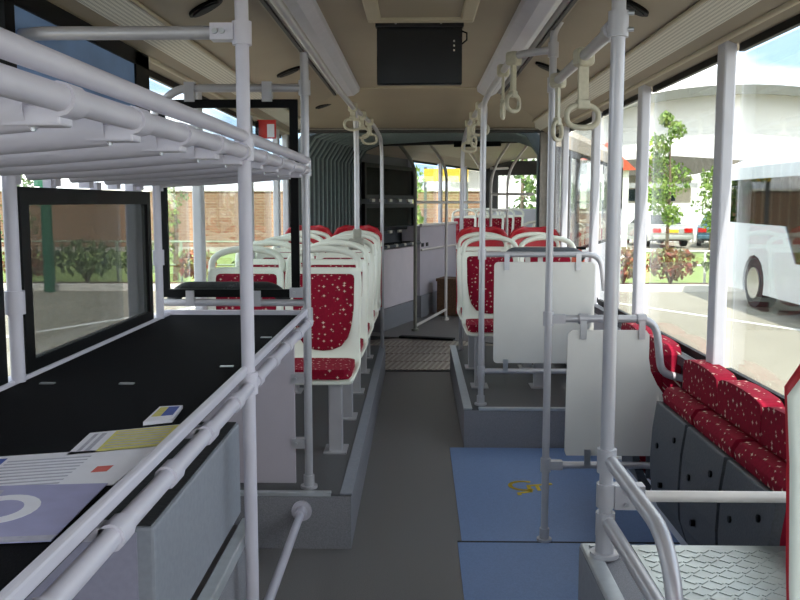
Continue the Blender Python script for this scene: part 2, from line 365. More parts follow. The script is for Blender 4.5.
# ------------------------------------------------------------------ portal, bellows, turntable
pf = tag(MB().box(-1.22, 1.22, 7.90, 8.02, 2.175, 2.40).build('portal_frame', 'portal'), 'dark header frame where the front section meets the bellows', 'frame', None, 'structure')
B(-1.22, 1.22, 7.885, 7.9, 2.235, 2.25).build('rib', 'portal_light', pf); B(-1.22, 1.22, 7.885, 7.9, 2.195, 2.205).build('rib', 'portal_light', pf)
for sg in (-1, 1):
    a, b = sorted((sg * 1.09, sg * 1.22)); B(a, b, 7.96, 8.02, 0, 2.3).build('jamb', 'portal', pf)
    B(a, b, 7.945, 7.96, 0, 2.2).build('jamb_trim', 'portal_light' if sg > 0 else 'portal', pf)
def portal_line(M, k):
    pts = [(-1.10, -.1), (-1.10, .7), (-1.10, 1.4), (-1.10, 2.0), (-.99, 2.17), (-.8, 2.24), (0, 2.27), (.8, 2.24), (.99, 2.17), (1.10, 2.0), (1.10, 1.4), (1.10, .7), (1.10, -.1)]
    return [M @ Vector((x * (1 + k), 0, 1.1 + (z - 1.1) * (1 + k))) for x, z in pts]
A0 = Matrix.Translation((0, 8.02, 0)); A1 = TR @ Matrix.Translation((0, 1.0, 0)); rows = []
NF = 15
l0 = [portal_line(A0, k) for k in (-.02, .05)]; l1 = [portal_line(A1, k) for k in (-.02, .05)]
for i in range(NF * 2 + 1):
    t = i / (NF * 2); k = i % 2; rows.append([tuple(a.lerp(b, t)) for a, b in zip(l0[k], l1[k])])
bel = tag(MB().grid(rows, False).build('bellows', 'bellows', None, 0, .006), 'dark grey-green pleated bellows around the articulation joint', 'bellows')
for i in range(1, NF): MB().tube([tuple(v) for v in rows[2 * i]], .013, 6).build('fold_rib', 'fold_rib', bel)
tt = tag(MB().prism([(1.04 * math.cos(a * PI / 24), 9.0 + 1.04 * math.sin(a * PI / 24)) for a in range(48)], 'z', -.06, -.004).build('turntable', 'turn_plate'), 'round ribbed metal turntable plate in the articulation floor', 'turntable')
st(B(-1.16, 1.3, 7.99, 10.3, -.16, -.07).build('floor_joint', 'rubber'))
B(-.6, .6, 8.0, 8.06, -.004, .004).build('rubber_lip', 'rubber', tt)
rb = MB().box(-.012, .012, -.2, .2, 0, .006).build('rib', 'turn_rib', tt); first = True
for i in range(20):
    for j in range(4):
        x = -.5 + i * .055; y = 8.3 + j * .44
        if x * x + (y - 9) ** 2 > 1: continue
        c = rb if first else share(rb, tt, (0, 0, 0)); first = False; c.location = (x, y, -.004); c.rotation_euler = (0, 0, -.2)

# ================================================================== TRAILER SECTION
s0, s1 = 1.0, 7.2
ft = st(B(-1.22, 1.22, .95, s1, -.12, .0, T=TR).build('floor_trailer', 'floor_grey'))
MB(TR).box(-.55, .1, .93, 1.02, -.004, .02).build('rubber_sill', 'rubber', ft)
ct = st(MB(TR).prism(prof + outer, 'y', s0, s1).build('ceiling_trailer', 'ceiling_beige'))
wtl = side(-1, [3.1, 4.5, 5.9, 7.15], .95, 'trailer_left', TR, s0, s1); B(-1.26, -1.2, s0, 3.06, .95, 2.16, T=TR).build('blank_panel', 'tip_dark', wtl); side(1, [2.55, 3.7, 4.9, 6.1, 7.15], .95, 'trailer_right', TR, 2.5, s1)
dr = bpy.data.objects.new('door_1', None); C.objects.link(dr); st(dr); dr['label'] = 'glazed double door on the right of the rear section'
for b in ((1.04, 1.10), (1.73, 1.83), (2.44, 2.50)): B(1.2, 1.25, *b, 0, 2.16, T=TR).build('door_stile', 'portal', dr)
for z in (.02, 2.08): B(1.2, 1.25, 1.04, 2.5, z, z + .08, T=TR).build('door_rail', 'portal', dr)
for b in ((1.10, 1.73), (1.83, 2.44)): B(1.222, 1.228, *b, .1, 2.08, T=TR).build('pane', 'glass', dr)
wr = st(B(-1.26, 1.26, s1, s1 + .06, -.3, 1.45, T=TR).build('wall_rear', 'wall_grey')); B(-1.26, 1.26, s1, s1 + .06, 2.05, 2.3, T=TR).build('upper_panel', 'portal', wr)
for sg in (-1, 1): B(*sorted((sg * .95, sg * 1.26)), s1, s1 + .06, 1.45, 2.05, T=TR).build('corner_panel', 'portal', wr)
nwin[0] += 1; r = bpy.data.objects.new('window_%d' % nwin[0], None); C.objects.link(r); st(r)
B(-.95, .95, s1 + .02, s1 + .03, 1.45, 2.05, T=TR).build('pane', 'glass', r)
pt = tag(MB(TR).box(-1.22, 1.22, .98, 1.06, 2.2, 2.4).build('portal_frame', 'portal'), 'dark frame at the far side of the bellows', 'frame', None, 'structure')
for sg in (-1, 1): B(*sorted((sg * 1.1, sg * 1.22)), .98, 1.06, 0, 2.3, T=TR).build('jamb', 'portal', pt)
B(.1, .62, .92, .99, 2.165, 2.215, T=TR).build('black_box', 'black', pt)
# rear platforms
p = tag(B(.32, 1.2, 2.6, s1, 0, .25, T=TR).build('seat_platform', 'platform_riser'), 'raised platform under the right seats of the rear section', 'platform', None, 'structure')
p = tag(B(-1.2, -.32, 4.55, s1, 0, .40, T=TR).build('seat_platform', 'platform_riser'), 'raised platform under the left seats of the rear section', 'platform', None, 'structure')
B(-.325, -.3, 4.5, s1, .39, .41, T=TR).build('edge_strip', 'edge_alu', p)
# guard panels and shelf of the rear luggage bay
def guard(label, T, boxes, pane, pm, clips=()):
    g = thing('safety_screen', label, 'safety screen')
    for b in boxes: B(*b, T=T).build('frame_bar', 'black', g)
    B(*pane, T=T).build('mesh_sheet', pm, g)
    for c in clips: B(*c, T=T).build('clip', 'clear_clip', g)
    return g
for z0, z1, lab in ((1.60, 2.03, 'upper black mesh guard panel in the rear luggage bay'), (1.20, 1.54, 'lower black mesh guard panel in the rear luggage bay')):
    guard(lab, TR, [(-1.12, -1.08, 1.2, 3.05, z1 - .05, z1), (-1.12, -1.08, 1.2, 3.05, z0, z0 + .05), (-1.12, -1.08, 1.2, 1.26, z0, z1), (-1.12, -1.08, 2.95, 3.05, z0, z1)],
          (-1.101, -1.099, 1.25, 2.97, z0 + .04, z1 - .04), 'perforated_dark', [(-1.10, -1.07, y, y + .1, z0 - .035, z0) for y in (1.4, 1.7, 2.0, 2.35, 2.7)])
sh = thing('luggage_shelf', 'black luggage shelf below the mesh guards in the rear section', 'shelf')
B(-1.12, -.90, 1.25, 2.65, 1.00, 1.04, T=TR).build('shelf_mat', 'mat_black', sh); MB(TR).tube([(-.89, 1.25, 1.02), (-.89, 2.65, 1.02)], .022).build('rail', 'tip_dark', sh)
for y in (1.4, 1.7, 2.0, 2.3): MB(TR).tube([(-.89, y, 1.02), (-.89, y + .07, 1.02)], .026).build('collar', 'clear_clip', sh)
bx = thing('luggage_cabinet', 'pale pink-white cabinet below the rear luggage shelf', 'cabinet')
B(-1.15, -.93, 1.25, 2.55, .26, .98, T=TR).build('body', 'cabinet_pink', bx, .01); B(-1.18, -.90, 1.25, 2.58, .0, .26, T=TR).build('plinth', 'platform_riser', bx)
pp = thing('partition', 'lavender grey partition wall in the rear section', 'partition')
B(-1.16, -.90, 2.70, 4.4, .30, 1.24, T=TR).build('panel', 'lavender', pp); MB(TR).tube([(-.89, 2.7, 1.25), (-.89, 4.4, 1.25)], .022).build('top_rail', 'white_pole', pp)
MB(TR).tube([(-.88, 2.7, .92), (-.88, 4.4, .92)], .016).build('rail', 'white_pole', pp); B(-1.16, -.88, 2.7, 4.4, 0, .3, T=TR).build('plinth', 'platform_riser', pp)
B(-.90, -.89, 2.76, 2.84, .96, 1.01, T=TR).build('socket', 'black', pp); B(-.90, -.89, 2.95, 3.03, .96, 1.01, T=TR).build('socket', 'black', pp)
bag = thing('box', 'brown wooden box on the rear floor behind the right seats', 'box')
B(-.74, -.42, 2.95, 3.3, .01, .50, T=TR).build('body', 'brown_bag', bag, .01); B(-.75, -.41, 2.94, 3.31, .48, .52, T=TR).build('lid', 'brown_bag', bag)

# trailer poles
def tpole(label, pts, m='pole_paint', r=.02, extra=()):
    t = thing('grab_pole', label, 'grab pole')
    MB(TR).tube(fil(pts, .22, 6), r).build('tube', m, t)
    for e in extra: MB(TR).tube(e, .018).build('crossbar', m, t)
    p = pts[0]; MB(TR).tube([(p[0], p[1], p[2]), (p[0], p[1], p[2] + .03)], .045, 12).build('flange', m, t)
    return t
tpole('dark curved grab pole just past the turntable', [(-.55, 1.5, 0), (-.55, 1.5, 2.0), (-.80, 1.5, 2.30)], 'clamp_grey', .022)
tpole('pale curved grab pole beside the lavender partition', [(-.5, 2.6, 0), (-.5, 2.6, 2.02), (-.72, 2.6, 2.31)], 'white_pole', .02,
      [[(-.5, 2.6, 1.56), (-.55, 1.5, 1.56)], [(-.5, 2.6, .14), (-.55, 1.5, .06)], [(-.5, 2.6, 1.56), (-.45, 4.3, 1.56)]])
tpole('pale grab pole next to the rear side window', [(-.45, 4.3, 0), (-.45, 4.3, 2.0), (-.68, 4.3, 2.32)], 'white_pole')
tpole('pale grab pole bending inwards above the far right seats', [(.15, 3.3, 0), (.15, 3.3, 1.98), (.42, 3.3, 2.33)], 'white_pole', .018, [[(.15, 3.3, 2.02), (.15, 2.4, 1.98)], [(.15, 3.3, 1.46), (.15, 2.4, 1.46)]])
tpole('nearer bent grab pole beside the right bellows jamb', [(.15, 2.4, 0), (.15, 2.4, 1.95), (.40, 2.4, 2.33)], 'white_pole', .018, [[(.15, 2.4, 1.66), (.7, 2.4, 1.66)]])

# ================================================================== SEATS
SHELL = [(-.44, .385, .19), (-.42, .41, .205), (-.3, .408, .212), (-.12, .40, .214), (-.05, .415, .212), (-.01, .455, .208), (.012, .52, .205), (.03, .62, .207), (.047, .74, .212), (.06, .84, .214), (.072, .90, .212), (.08, .945, .205)]
def make_seat(name, label, tall=False):
    t = thing(name, label, 'seat')
    rows = []
    for (y, z, w) in SHELL:
        r = []
        for k in range(13):
            u = (k - 6) / 6; c = u ** 6
            back = min(1, max(0, (z - .42) / .15)) if y > -.2 else 0
            r.append((u * w, y - .05 * c * back, z + .03 * c * (1 - back) * (1 if y > -.41 else .2)))
        rows.append(r)
    sh = MB().grid(rows).build('shell', 'seat_white', t, 0, .022)
    d = sh.modifiers.new('sub', 'SUBSURF'); d.levels = 1; d.render_levels = 1
    arch = [(.196 * s_, .068, .90) for s_ in (1,)]
    arch = []
    for k in range(17):
        a = PI * k / 16; x = .198 * math.cos(a); z = .92 + .125 * math.sin(a) ** .55; arch.append((x, .06 + .03 * math.sin(a), z))
    MB().tube(arch, .019, 8, True, False, 1.0).build('top_handle', 'seat_white', t)
    # backrest pad
    out = [(-.172, .908), (-.178, .892), (-.174, .72), (-.158, .63), (-.135, .56), (-.10, .515), (-.05, .495), (0, .49)]
    out = out + [(-x, z) for x, z in out[::-1][1:]]
    def yb(z):
        for (y0, z0, w0), (y1, z1, w1) in zip(SHELL[4:-1], SHELL[5:]):
            if z0 <= z <= z1: return y0 + (y1 - y0) * (z - z0) / (z1 - z0)
        return .08
    n = len(out); m = MB(); cz = .70
    ring = lambda f, off: [(x * f, yb(cz + (z - cz) * f) - off, cz + (z - cz) * f) for x, z in out]
    rs = [ring(1, .008), ring(1, .02), ring(.94, .032), ring(.55, .036)]
    vs = [p for r_ in rs for p in r_] + [(0, yb(cz) - .036, cz)]; fs = []
    for i in range(3):
        for k in range(n): fs.append((i * n + k, i * n + (k + 1) % n, (i + 1) * n + (k + 1) % n, (i + 1) * n + k))
    fs += [(3 * n + k, 3 * n + (k + 1) % n, 4 * n) for k in range(n)]
    m.add(vs, fs, True).build('back_pad', 'fabric_xz', t)
    MB().prism(rrect(-.185, .185, -.445, -.10, .06), 'z', .415, .465).build('seat_cushion', 'fabric_xy', t, .018, 0, 3)
    lg = MB().box(.055, .125, -.30, -.21, 0, .40).build('leg', 'pole_paint', t, .006)
    MB().box(-.16, .16, -.34, -.12, .365, .392).build('pan_bracket', 'pole_paint', t)
    MB().box(.03, .15, -.34, -.17, 0, .008).build('foot_plate', 'pole_paint', lg)
    if tall:
        rows = []
        for (y, z, w) in ((.03, .40, .21), (.055, .55, .205), (.085, .75, .207), (.105, .92, .206), (.115, 1.02, .21), (.118, 1.075, .17), (.118, 1.10, .10)):
            rows.append([(w * (k - 6) / 6, y - .055 * ((k - 6) / 6) ** 4, z) for k in range(13)])
        MB().grid(rows).build('back_cover', 'seat_red', t, 0, .02)
    return t
g1 = 'white shell bus seats in the front section'
seat0 = make_seat('bus_seat', 'white bus seat with starry red pads, nearest one by the left aisle')
seat0['group'] = g1; PZ = .252
seat0.matrix_world = Matrix.Translation((-.52, 4.78, PZ))
dup(seat0, (-.948, 4.78, PZ), 0, 'white bus seat by the left window seen through the black guard frame')
ordn = ['second', 'third', 'fourth']
for i, y in enumerate((5.50, 6.22, 6.94)):
    dup(seat0, (-.52, y, PZ), 0, '%s white bus seat along the left aisle behind the nearest one' % ordn[i])
    dup(seat0, (-.948, y, PZ), 0, '%s white bus seat along the left window' % ordn[i])
seat1 = make_seat('bus_seat', 'white bus seat with tall red back cover at the end of the left aisle', True)
seat1['group'] = 'red backed seats before the bellows'; seat1.matrix_world = Matrix.Translation((-.527, 7.58, PZ))
dup(seat1, (-.953, 7.58, PZ), 0, 'white bus seat with tall red back cover at the left end by the bellows')
dup(seat0, (.53, 6.42, PZ), 0, 'white bus seat behind the pale upper partition panel, right aisle side')
dup(seat0, (.95, 6.42, PZ), 0, 'white bus seat behind the pale upper partition panel, window side')
dup(seat1, (.527, 7.14, PZ), 0, 'white bus seat with tall red back cover by the right aisle'); dup(seat1, (.953, 7.14, PZ), 0, 'white bus seat with tall red back cover by the right window')
g2 = 'seats of the rear section'
for i, s_ in enumerate((3.3, 4.02, 4.74, 5.46, 6.18)):
    for a, w in ((.55, 'aisle'), (.985, 'window')):
        dup(seat0, (a, s_, .25), 0, 'right hand %s seat of the rear section, %s row' % (w, ('first', 'second', 'third', 'fourth', 'fifth')[i]), g2, TR)
for i, s_ in enumerate((5.1, 5.82, 6.54)):
    for a, w in ((-.535, 'aisle'), (-.985, 'window')):
        dup(seat0, (a, s_, .40), 0, 'left hand %s seat of the rear section, %s row' % (w, ('first', 'second', 'third')[i]), g2, TR)
# near seat at the right edge of the picture, standing on the wheel arch box
ns = thing('bus_seat', 'white bus seat with red rim cut off by the right picture edge', 'seat', (.757, 1.22, PZ))
for ch in seat1.children:
    if ch.name.startswith(('leg', 'foot', 'shell', 'top_handle')): continue
    c = ch.copy(); C.objects.link(c); c.parent = ns
    if ch.name.startswith('back_cover'):
        w_ = ch.copy(); w_.data = ch.data.copy(); w_.data.materials[0] = MATS['seat_white']; C.objects.link(w_); w_.parent = ns; w_.name = 'shell'
        w_.scale.x = 1.03; w_.location.y = -.03; c.scale.x = .925; c.location.y = .035
B(-.1, .1, -.32, -.18, .352, .37).build('leg', 'pole_paint', ns)

# ------------------------------------------------------------------ tip-up seats on the right wall
def make_tip(label):
    t = thing('tip_up_seat', label, 'tip-up seat', group='folded tip-up seats along the right window')
    bo = [(-.207, .42), (.207, .42), (.207, .87), (.195, .90), (.15, .912), (.05, .918), (-.05, .918), (-.15, .912), (-.195, .90), (-.207, .87)]
    MB().prism(bo, 'x', .085, .165).build('backrest', 'fabric_yz', t, .022, 0, 3)
    tilt = Matrix.Translation((.0, 0, .36)) @ Matrix.Rotation(math.radians(4), 4, 'Y')
    oc = [(-.048, .365), (-.055, .25), (-.052, .12), (-.036, .0), (.0, -.085), (.05, -.13)]
    ic = [(-.018, .365), (-.025, .25), (-.022, .12), (-.006, .01), (.03, -.06), (.06, -.10)]
    sb = MB(tilt).prism(oc + ic[::-1], 'y', -.197, .197).build('seat_base', 'tip_dark', t, .008)
    cp = [(-.02, .36), (-.03, .395), (-.015, .425), (.03, .432), (.07, .42), (.078, .36), (.078, -.05), (.05, -.07)]
    MB(tilt).prism(cp + [(x + .002, z) for x, z in ic[:4]][::-1], 'y', -.193, .193).build('seat_cushion', 'fabric_yz', t, .012, 0, 3)
    for y, z in ((-.11, .28), (.1, .20), (.02, .06)): MB(tilt).tube([(-.06, y, z), (-.045, y, z)], .012, 6).build('bolt', 'black', sb)
    for s_ in (-.21, .21): MB().box(.02, .17, s_ - .006, s_ + .006, .30, .46).build('side_bracket', 'tip_dark', t)
    return t
TX = 1.022
tip = make_tip('folded tip-up seat nearest to the checker plate box'); tip.location = (TX, 2.585, 0)
for y, lab in ((3.005, 'middle of the three near folded tip-up seats by the right window'), (3.425, 'folded tip-up seat right beside the curved rail end'),
               (4.13, 'folded tip-up seat just behind the small white panel'), (4.55, 'folded tip-up seat second behind the small white panel')):
    dup(tip, (TX, y, 0), 0, lab)

# ================================================================== LUGGAGE RACKS (left)
XR = -.492
ur = thing('luggage_rack', 'upper lavender white luggage rack made of thick tubes', 'luggage rack')
MB().tube([(XR, -.3, 1.737), (XR, 3.93, 1.737)], .0175, 12).build('top_rail', 'rack_paint', ur)
MB().tube([(XR, -.3, 1.694), (XR, 3.93, 1.694)], .0195, 12).build('front_rail', 'rack_paint', ur)
MB().tube([(-1.10, -.3, 1.655), (-1.10, 3.75, 1.655)], .022, 12).build('back_rail', 'rack_paint', ur)
sl = MB().tube([(XR - .05, 0, 1.678), (-.8, 0, 1.658), (-1.10, 0, 1.642)], .029, 12).build('cross_tube', 'rack_paint', ur)
cl0 = MB().tube([(0, -.028, 0), (0, .028, 0)], .0245, 12).build('collar', 'rack_paint', ur); br0 = MB().box(-.085, .0, -.024, .024, -.036, -.008).build('bracket', 'rack_paint', ur, .004)
bo0 = MB().tube([(-.05, 0, -.042), (-.05, 0, -.035)], .006, 6).build('bolt', 'silver', ur)
for i in range(26):
    y = .0 + i * .155
    if i % 2 == 0:
        c = sl if i == 0 else share(sl, ur, (0, 0, 0)); c.location = (0, y, 0)
        for k, q in enumerate((cl0, br0, bo0)):
            c = q if i == 0 else share(q, ur, (0, 0, 0)); c.location = (XR, y, 1.692)
for i in range(14):
    MB().box(-1.12, -1.085, .2 + i * .27, .24 + i * .27, 1.60, 1.645).build('rear_bracket', 'rack_paint', ur)
lr = thing('luggage_shelf', 'front luggage shelf with black mat and white double rail', 'luggage shelf')
B(-1.13, XR - .02, -.3, 3.86, 1.035, 1.055).build('shelf_mat', 'mat_black', lr)
B(XR - .018, XR + .001, -.3, 3.91, 1.054, 1.081).build('top_rail', 'rack_paint', lr, .006)
MB().tube([(XR + .003, -.3, 1.018), (XR + .003, 3.93, 1.018)], .018, 12).build('front_rail', 'rack_paint', lr)
B(-1.15, -1.10, -.3, 3.86, 1.03, 1.068).build('back_rail', 'rack_paint', lr, .006)
B(-1.13, XR, 3.86, 3.885, 1.03, 1.075).build('end_rail', 'rack_paint', lr)
for i in range(13):
    MB().tube([(XR + .003, .1 + i * .31, 1.018), (XR + .003, .155 + i * .31, 1.018)], .0235, 12).build('collar', 'rack_paint', lr)
for i in range(7): B(-1.0, XR, .1 + i * .62, .14 + i * .62, 1.012, 1.034).build('cross_bar', 'rack_paint', lr)
for x, y in ((-.8, 2.36), (-.56, 3.2), (-1.02, 2.36), (-.58, 2.62)):
    MB().box(x - .02, x + .02, y - .008, y + .008, 1.055, 1.058).build('fixing', 'silver', lr)
# rack posts
def post(name, label, x, y, z0, z1, r=.019, m='rack_paint', flange=True, clamps=(), n=12, cat='post'):
    t = thing(name, label, cat, (x, y, z0))
    MB().tube([(0, 0, 0), (0, 0, z1 - z0)], r, n).build('tube', m, t)
    if flange: MB().tube([(0, 0, 0), (0, 0, .012)], r * 2.1, 16).build('flange', m, t); MB().tube([(0, 0, .01), (0, 0, .06)], r * 1.35, 14).build('sleeve', m, t)
    for z in clamps:
        MB().tube([(0, 0, z - z0 - .032), (0, 0, z - z0 + .032)], r * 1.42, 14).build('clamp', m, t)
    return t
p1 = post('grab_pole', 'tall white pole in front of the cabinet, nearest on the left', XR, 2.505, 0, 2.34, .0195, clamps=(2.02, 1.70, 1.03), cat='grab pole')
ca = B(-.085, -.02, -.024, .024, 2.0, 2.045).build('clamp_arm', 'rack_paint', p1)
for x in (-.07, -.05): MB().tube([(x, -.025, 2.022), (x, -.031, 2.022)], .008, 8).build('bolt', 'silver', ca)
p2 = post('grab_pole', 'white pole standing on the left platform edge by the racks', -.497, 3.905, .252, 2.20, .0185, 'pole_paint', clamps=(2.05, 1.70, 1.05), cat='grab pole')
for z in (.46, .76, 1.15): ca = B(-.075, -.015, -.02, .02, z - .25 - .022, z - .25 + .022).build('panel_clip', 'pole_paint', p2); MB().tube([(-.055, -.021, z - .25), (-.055, -.028, z - .25)], .007, 8).build('bolt', 'silver', ca)
post('rack_post', 'white rack post at the near end of the left window guard', -1.10, 2.36, 1.06, 1.66, .019, 'rack_paint', False, (1.28,))
post('rack_post', 'white rack post at the far end of the left window guard', -1.10, 3.70, 1.06, 1.66, .017, 'rack_paint', False, (1.32,))
# transverse rails above the rack
def rail(name, label, pts, r=.018, m='pole_paint', rad=.07, clamps=(), cat='handrail'):
    t = thing(name, label, cat); MB().tube(fil(pts, rad, 6), r, 12).build('tube', m, t)
    for a, b in clamps: MB().tube([a, b], r * 1.4, 12).build('collar', m, t)
    return t
rail('handrail', 'grey cross rail from the near left pole to the window', [(XR - .05, 2.505, 2.022), (-1.08, 2.505, 2.022), (-1.16, 2.56, 2.022)], .019, 'pole_paint', .06)
rr = rail('handrail', 'grey cross rail holding the hanging black guard frame', [(-.497, 3.905, 2.05), (-1.06, 3.905, 2.05), (-1.155, 3.905, 1.96), (-1.155, 3.905, 1.90)], .018, 'pole_paint', .08)
for x in (-.66, -1.0): B(x - .022, x + .022, 3.885, 3.925, 1.99, 2.075).build('hanger_clip', 'pole_paint', rr)
rr = rail('handrail', 'grey cross rail below the hanging black guard frame', [(-.497, 3.905, 1.105), (-1.17, 3.905, 1.105)], .016, 'pole_paint', .05)
for x in (-.72, -1.02): B(x - .018, x + .018, 3.885, 3.925, 1.09, 1.16).build('hanger_clip', 'pole_paint', rr)
def gfx(x0, x1, z0, z1, y, w): return [(x0, x1, y, y + .02, z1 - w, z1), (x0, x1, y, y + .02, z0, z0 + w), (x0, x0 + w, y, y + .02, z0 + w, z1 - w), (x1 - w, x1, y, y + .02, z0 + w, z1 - w)]
g = thing('safety_screen', 'black framed clear guard hanging across the end of the rack', 'safety screen')
for b in gfx(-1.15, -.528, 1.13, 2.0, 3.895, .036): B(*b).build('frame_bar', 'black', g)
B(-1.13, -.55, 3.903, 3.908, 1.15, 1.98).build('pane', 'glass', g)
g = thing('safety_screen', 'black framed mesh guard panel in front of the left window', 'safety screen')
for b in ((2.42, 3.61, 1.545, 1.595), (2.42, 3.61, 1.07, 1.105), (2.42, 2.475, 1.105, 1.545), (3.565, 3.61, 1.105, 1.545)): B(-1.125, -1.10, *b).build('frame_bar', 'black', g)
B(-1.113, -1.111, 2.46, 3.58, 1.10, 1.55).build('mesh_sheet', 'perforated_mesh', g)
for y in (2.62, 3.0, 3.38): B(-1.12, -1.095, y, y + .04, 1.595, 1.62).build('clip', 'rack_paint', g)
g = thing('safety_screen', 'black framed mesh guard panel cut off at the left picture edge', 'safety screen')
for b in ((1.1, 2.30, 1.545, 1.595), (1.1, 2.30, 1.07, 1.105), (1.1, 1.15, 1.105, 1.545), (2.255, 2.30, 1.105, 1.545)): B(-1.125, -1.10, *b).build('frame_bar', 'black', g)
B(-1.113, -1.111, 1.14, 2.26, 1.10, 1.55).build('mesh_sheet', 'perforated_mesh', g)
# panel between rack end and podium
pn = thing('partition_panel', 'lavender grey panel below the far end of the luggage shelf', 'panel')
B(-1.17, -.555, 3.89, 3.905, .275, 1.03).build('sheet', 'lavender', pn, .004)
# low rail with flange on the platform front
lo = thing('handrail', 'low white rail running from the left platform front towards the camera', 'handrail')
MB().tube([(-.518, 3.80, .178), (-.505, 2.53, .20)], .0175, 12).build('tube', 'rack_paint', lo)
MB().tube([(-.518, 3.805, .178), (-.518, 3.793, .178)], .046, 18).build('flange', 'rack_paint', lo); MB().tube([(-.518, 3.795, .178), (-.517, 3.73, .179)], .026, 14).build('sleeve', 'rack_paint', lo)

# papers on the shelf
def sheet(name, label, pts, m, z=1.0565, th=.0015, cat='paper'):
    o = tag(MB().prism([(x, y) for x, y in pts], 'z', z, z + th).build(name, m), label, cat); return o
def bil(q, u, v):
    a, b, c, d = [Vector(p) for p in q]; p = a.lerp(b, u); r_ = d.lerp(c, u); return tuple(p.lerp(r_, v))
def prints(o, q, items, z):
    for nm, u0, u1, v0, v1, m in items:
        MB().prism([bil(q, u0, v0), bil(q, u1, v0), bil(q, u1, v1), bil(q, u0, v1)], 'z', z, z + .0004).build(nm, m, o)
q = [(-.535, 1.225), (-.80, 1.19), (-.88, 1.455), (-.545, 1.49)]
o = sheet('brochure', 'lilac brochure with a pale ring picture, nearest on the black shelf', q, 'paper_lilac', 1.0585, cat='brochure')
MB().prism([(-.672 + .06 * math.cos(a * PI / 12), 1.355 + .07 * math.sin(a * PI / 12)) for a in range(24)], 'z', 1.060, 1.0604).build('picture', 'paper_white', o)
MB().prism([(-.672 + .035 * math.cos(a * PI / 12), 1.355 + .042 * math.sin(a * PI / 12)) for a in range(24)], 'z', 1.0604, 1.0608).build('picture', 'paper_lilac', o)
prints(o, q, [('picture', .5, .8, .35, .9, 'print_grey'), ('dark_band', .0, 1, .0, .08, 'print_grey')], 1.0604)
q = [(-.535, 1.49), (-.86, 1.40), (-.90, 1.63), (-.527, 1.735)]
o = sheet('leaflet', 'white printed leaflet with red mark beside the lilac brochure', q, 'paper_white', cat='leaflet')
prints(o, q, [('print_line', .3, .7, .12 + .085 * k, .15 + .085 * k, 'print_grey') for k in range(9)] + [('red_mark', .12, .2, .35, .5, 'print_red'), ('blue_block', .72, .95, .62, .92, 'print_blue'), ('red_box', .75, .86, .25, .42, 'print_red')], 1.058)
q = [(-.514, 1.735), (-.69, 1.667), (-.705, 1.834), (-.522, 1.915)]
o = sheet('leaflet', 'pale yellow leaflet with white end on the black shelf', q, 'paper_white', cat='leaflet')
prints(o, q, [('yellow_field', .04, .72, .03, .97, 'paper_yellow'), ('print_line', .80, .85, .1, .9, 'print_grey'), ('print_line', .89, .93, .1, .9, 'print_grey')], 1.058)
prints(o, q, [('print_line', .1, .68, .14 + .12 * k, .17 + .12 * k, 'print_grey') for k in range(7)], 1.0584)
q = [(-.555, 1.933), (-.612, 1.904), (-.619, 2.055), (-.567, 2.069)]
o = sheet('card', 'small picture card, farthest paper item on the black shelf', q, 'paper_white', th=.008, cat='card')
prints(o, q, [('picture', .1, .55, .3, .92, 'print_blue'), ('picture', .55, .9, .3, .92, 'paper_yellow')], 1.0645)

# ================================================================== RIGHT SIDE POLES, RAILS, PANELS
pa = post('grab_pole', 'thick grey pole on the right wheel arch box', .507, 2.30, .60, 2.33, .0185, 'pole_paint', True, (2.0, .865, .77, .69), cat='grab pole')
ca = B(.02, .10, -.02, .02, .135, .20).build('clamp_arm', 'pole_paint', pa)
for x, z in ((.05, .15), (.05, .185), (.085, .168)): MB().tube([(x, -.021, z), (x, -.027, z)], .007, 8).build('bolt', 'silver', ca)
for z in (.25, .275, 1.385, 1.425): MB().tube([(.02, -.012, z), (.036, -.014, z)], .006, 6).build('bolt', 'silver', pa)
rail('handrail', 'grey side rail sloping to the camera and bending down onto the checker plate', [(.515, 2.30, .866), (.52, 1.76, .858), (.525, 1.66, .62)], .0185, 'pole_paint', .12)
rail('handrail', 'lower grey rail parallel to the edge of the right wheel arch box', [(.512, 2.30, .697), (.52, 1.5, .69)], .0185, 'pole_paint')
rail('handrail', 'white horizontal rail across the checker plate to the near seat', [(.55, 2.30, .767), (1.19, 2.30, .767)], .0155, 'white_pole')
pb = post('grab_pole', 'grey pole standing on the blue floor seam', .585, 3.915, .004, 2.25, .0165, 'pole_paint', True, (2.21, 2.06, 1.035, .362), cat='grab pole')
MB().tube(fil([(0, 0, 2.23), (.0, 0, 2.28), (.03, 0, 2.33)], .04), .0165, 10).build('tube_top', 'pole_paint', pb)
for z in (1.031, .358): B(.01, .075, -.018, .018, z - .02, z + .02).build('clamp_arm', 'pole_paint', pb)
r_ = rail('handrail', 'grey upper rail over the small white panel curving down to the window', [(.60, 3.915, 1.035), (1.065, 3.915, 1.035), (1.095, 3.915, .79), (1.195, 3.915, .765)], .0175, 'pole_paint', .085)
for x in (.74, 1.0): MB().tube([(x - .02, 3.915, 1.035), (x + .02, 3.915, 1.035)], .024, 12).build('collar', 'pole_paint', r_); B(x - .014, x + .014, 3.893, 3.899, .945, 1.03).build('hanger_clip', 'silver', r_)
r_ = rail('handrail', 'grey lower rail under the small white panel', [(.60, 3.915, .362), (1.19, 3.915, .362)], .0165, 'pole_paint')
B(.77 - .014, .77 + .014, 3.893, 3.899, .36, .44).build('hanger_clip', 'silver', r_)
pn = thing('partition_panel', 'small white rounded panel hanging between two rails beside the tip-up seats', 'panel')
pg = [(.675, .41), (1.155, .41), (1.16, .5), (1.13, .66), (1.075, .74), (1.045, .80), (1.035, .86), (1.035, .965), (1.02, .985), (.69, .985), (.672, .965), (.668, .43)]
MB().prism(pg, 'y', 3.90, 3.912).build('sheet', 'white_panel', pn, .003)
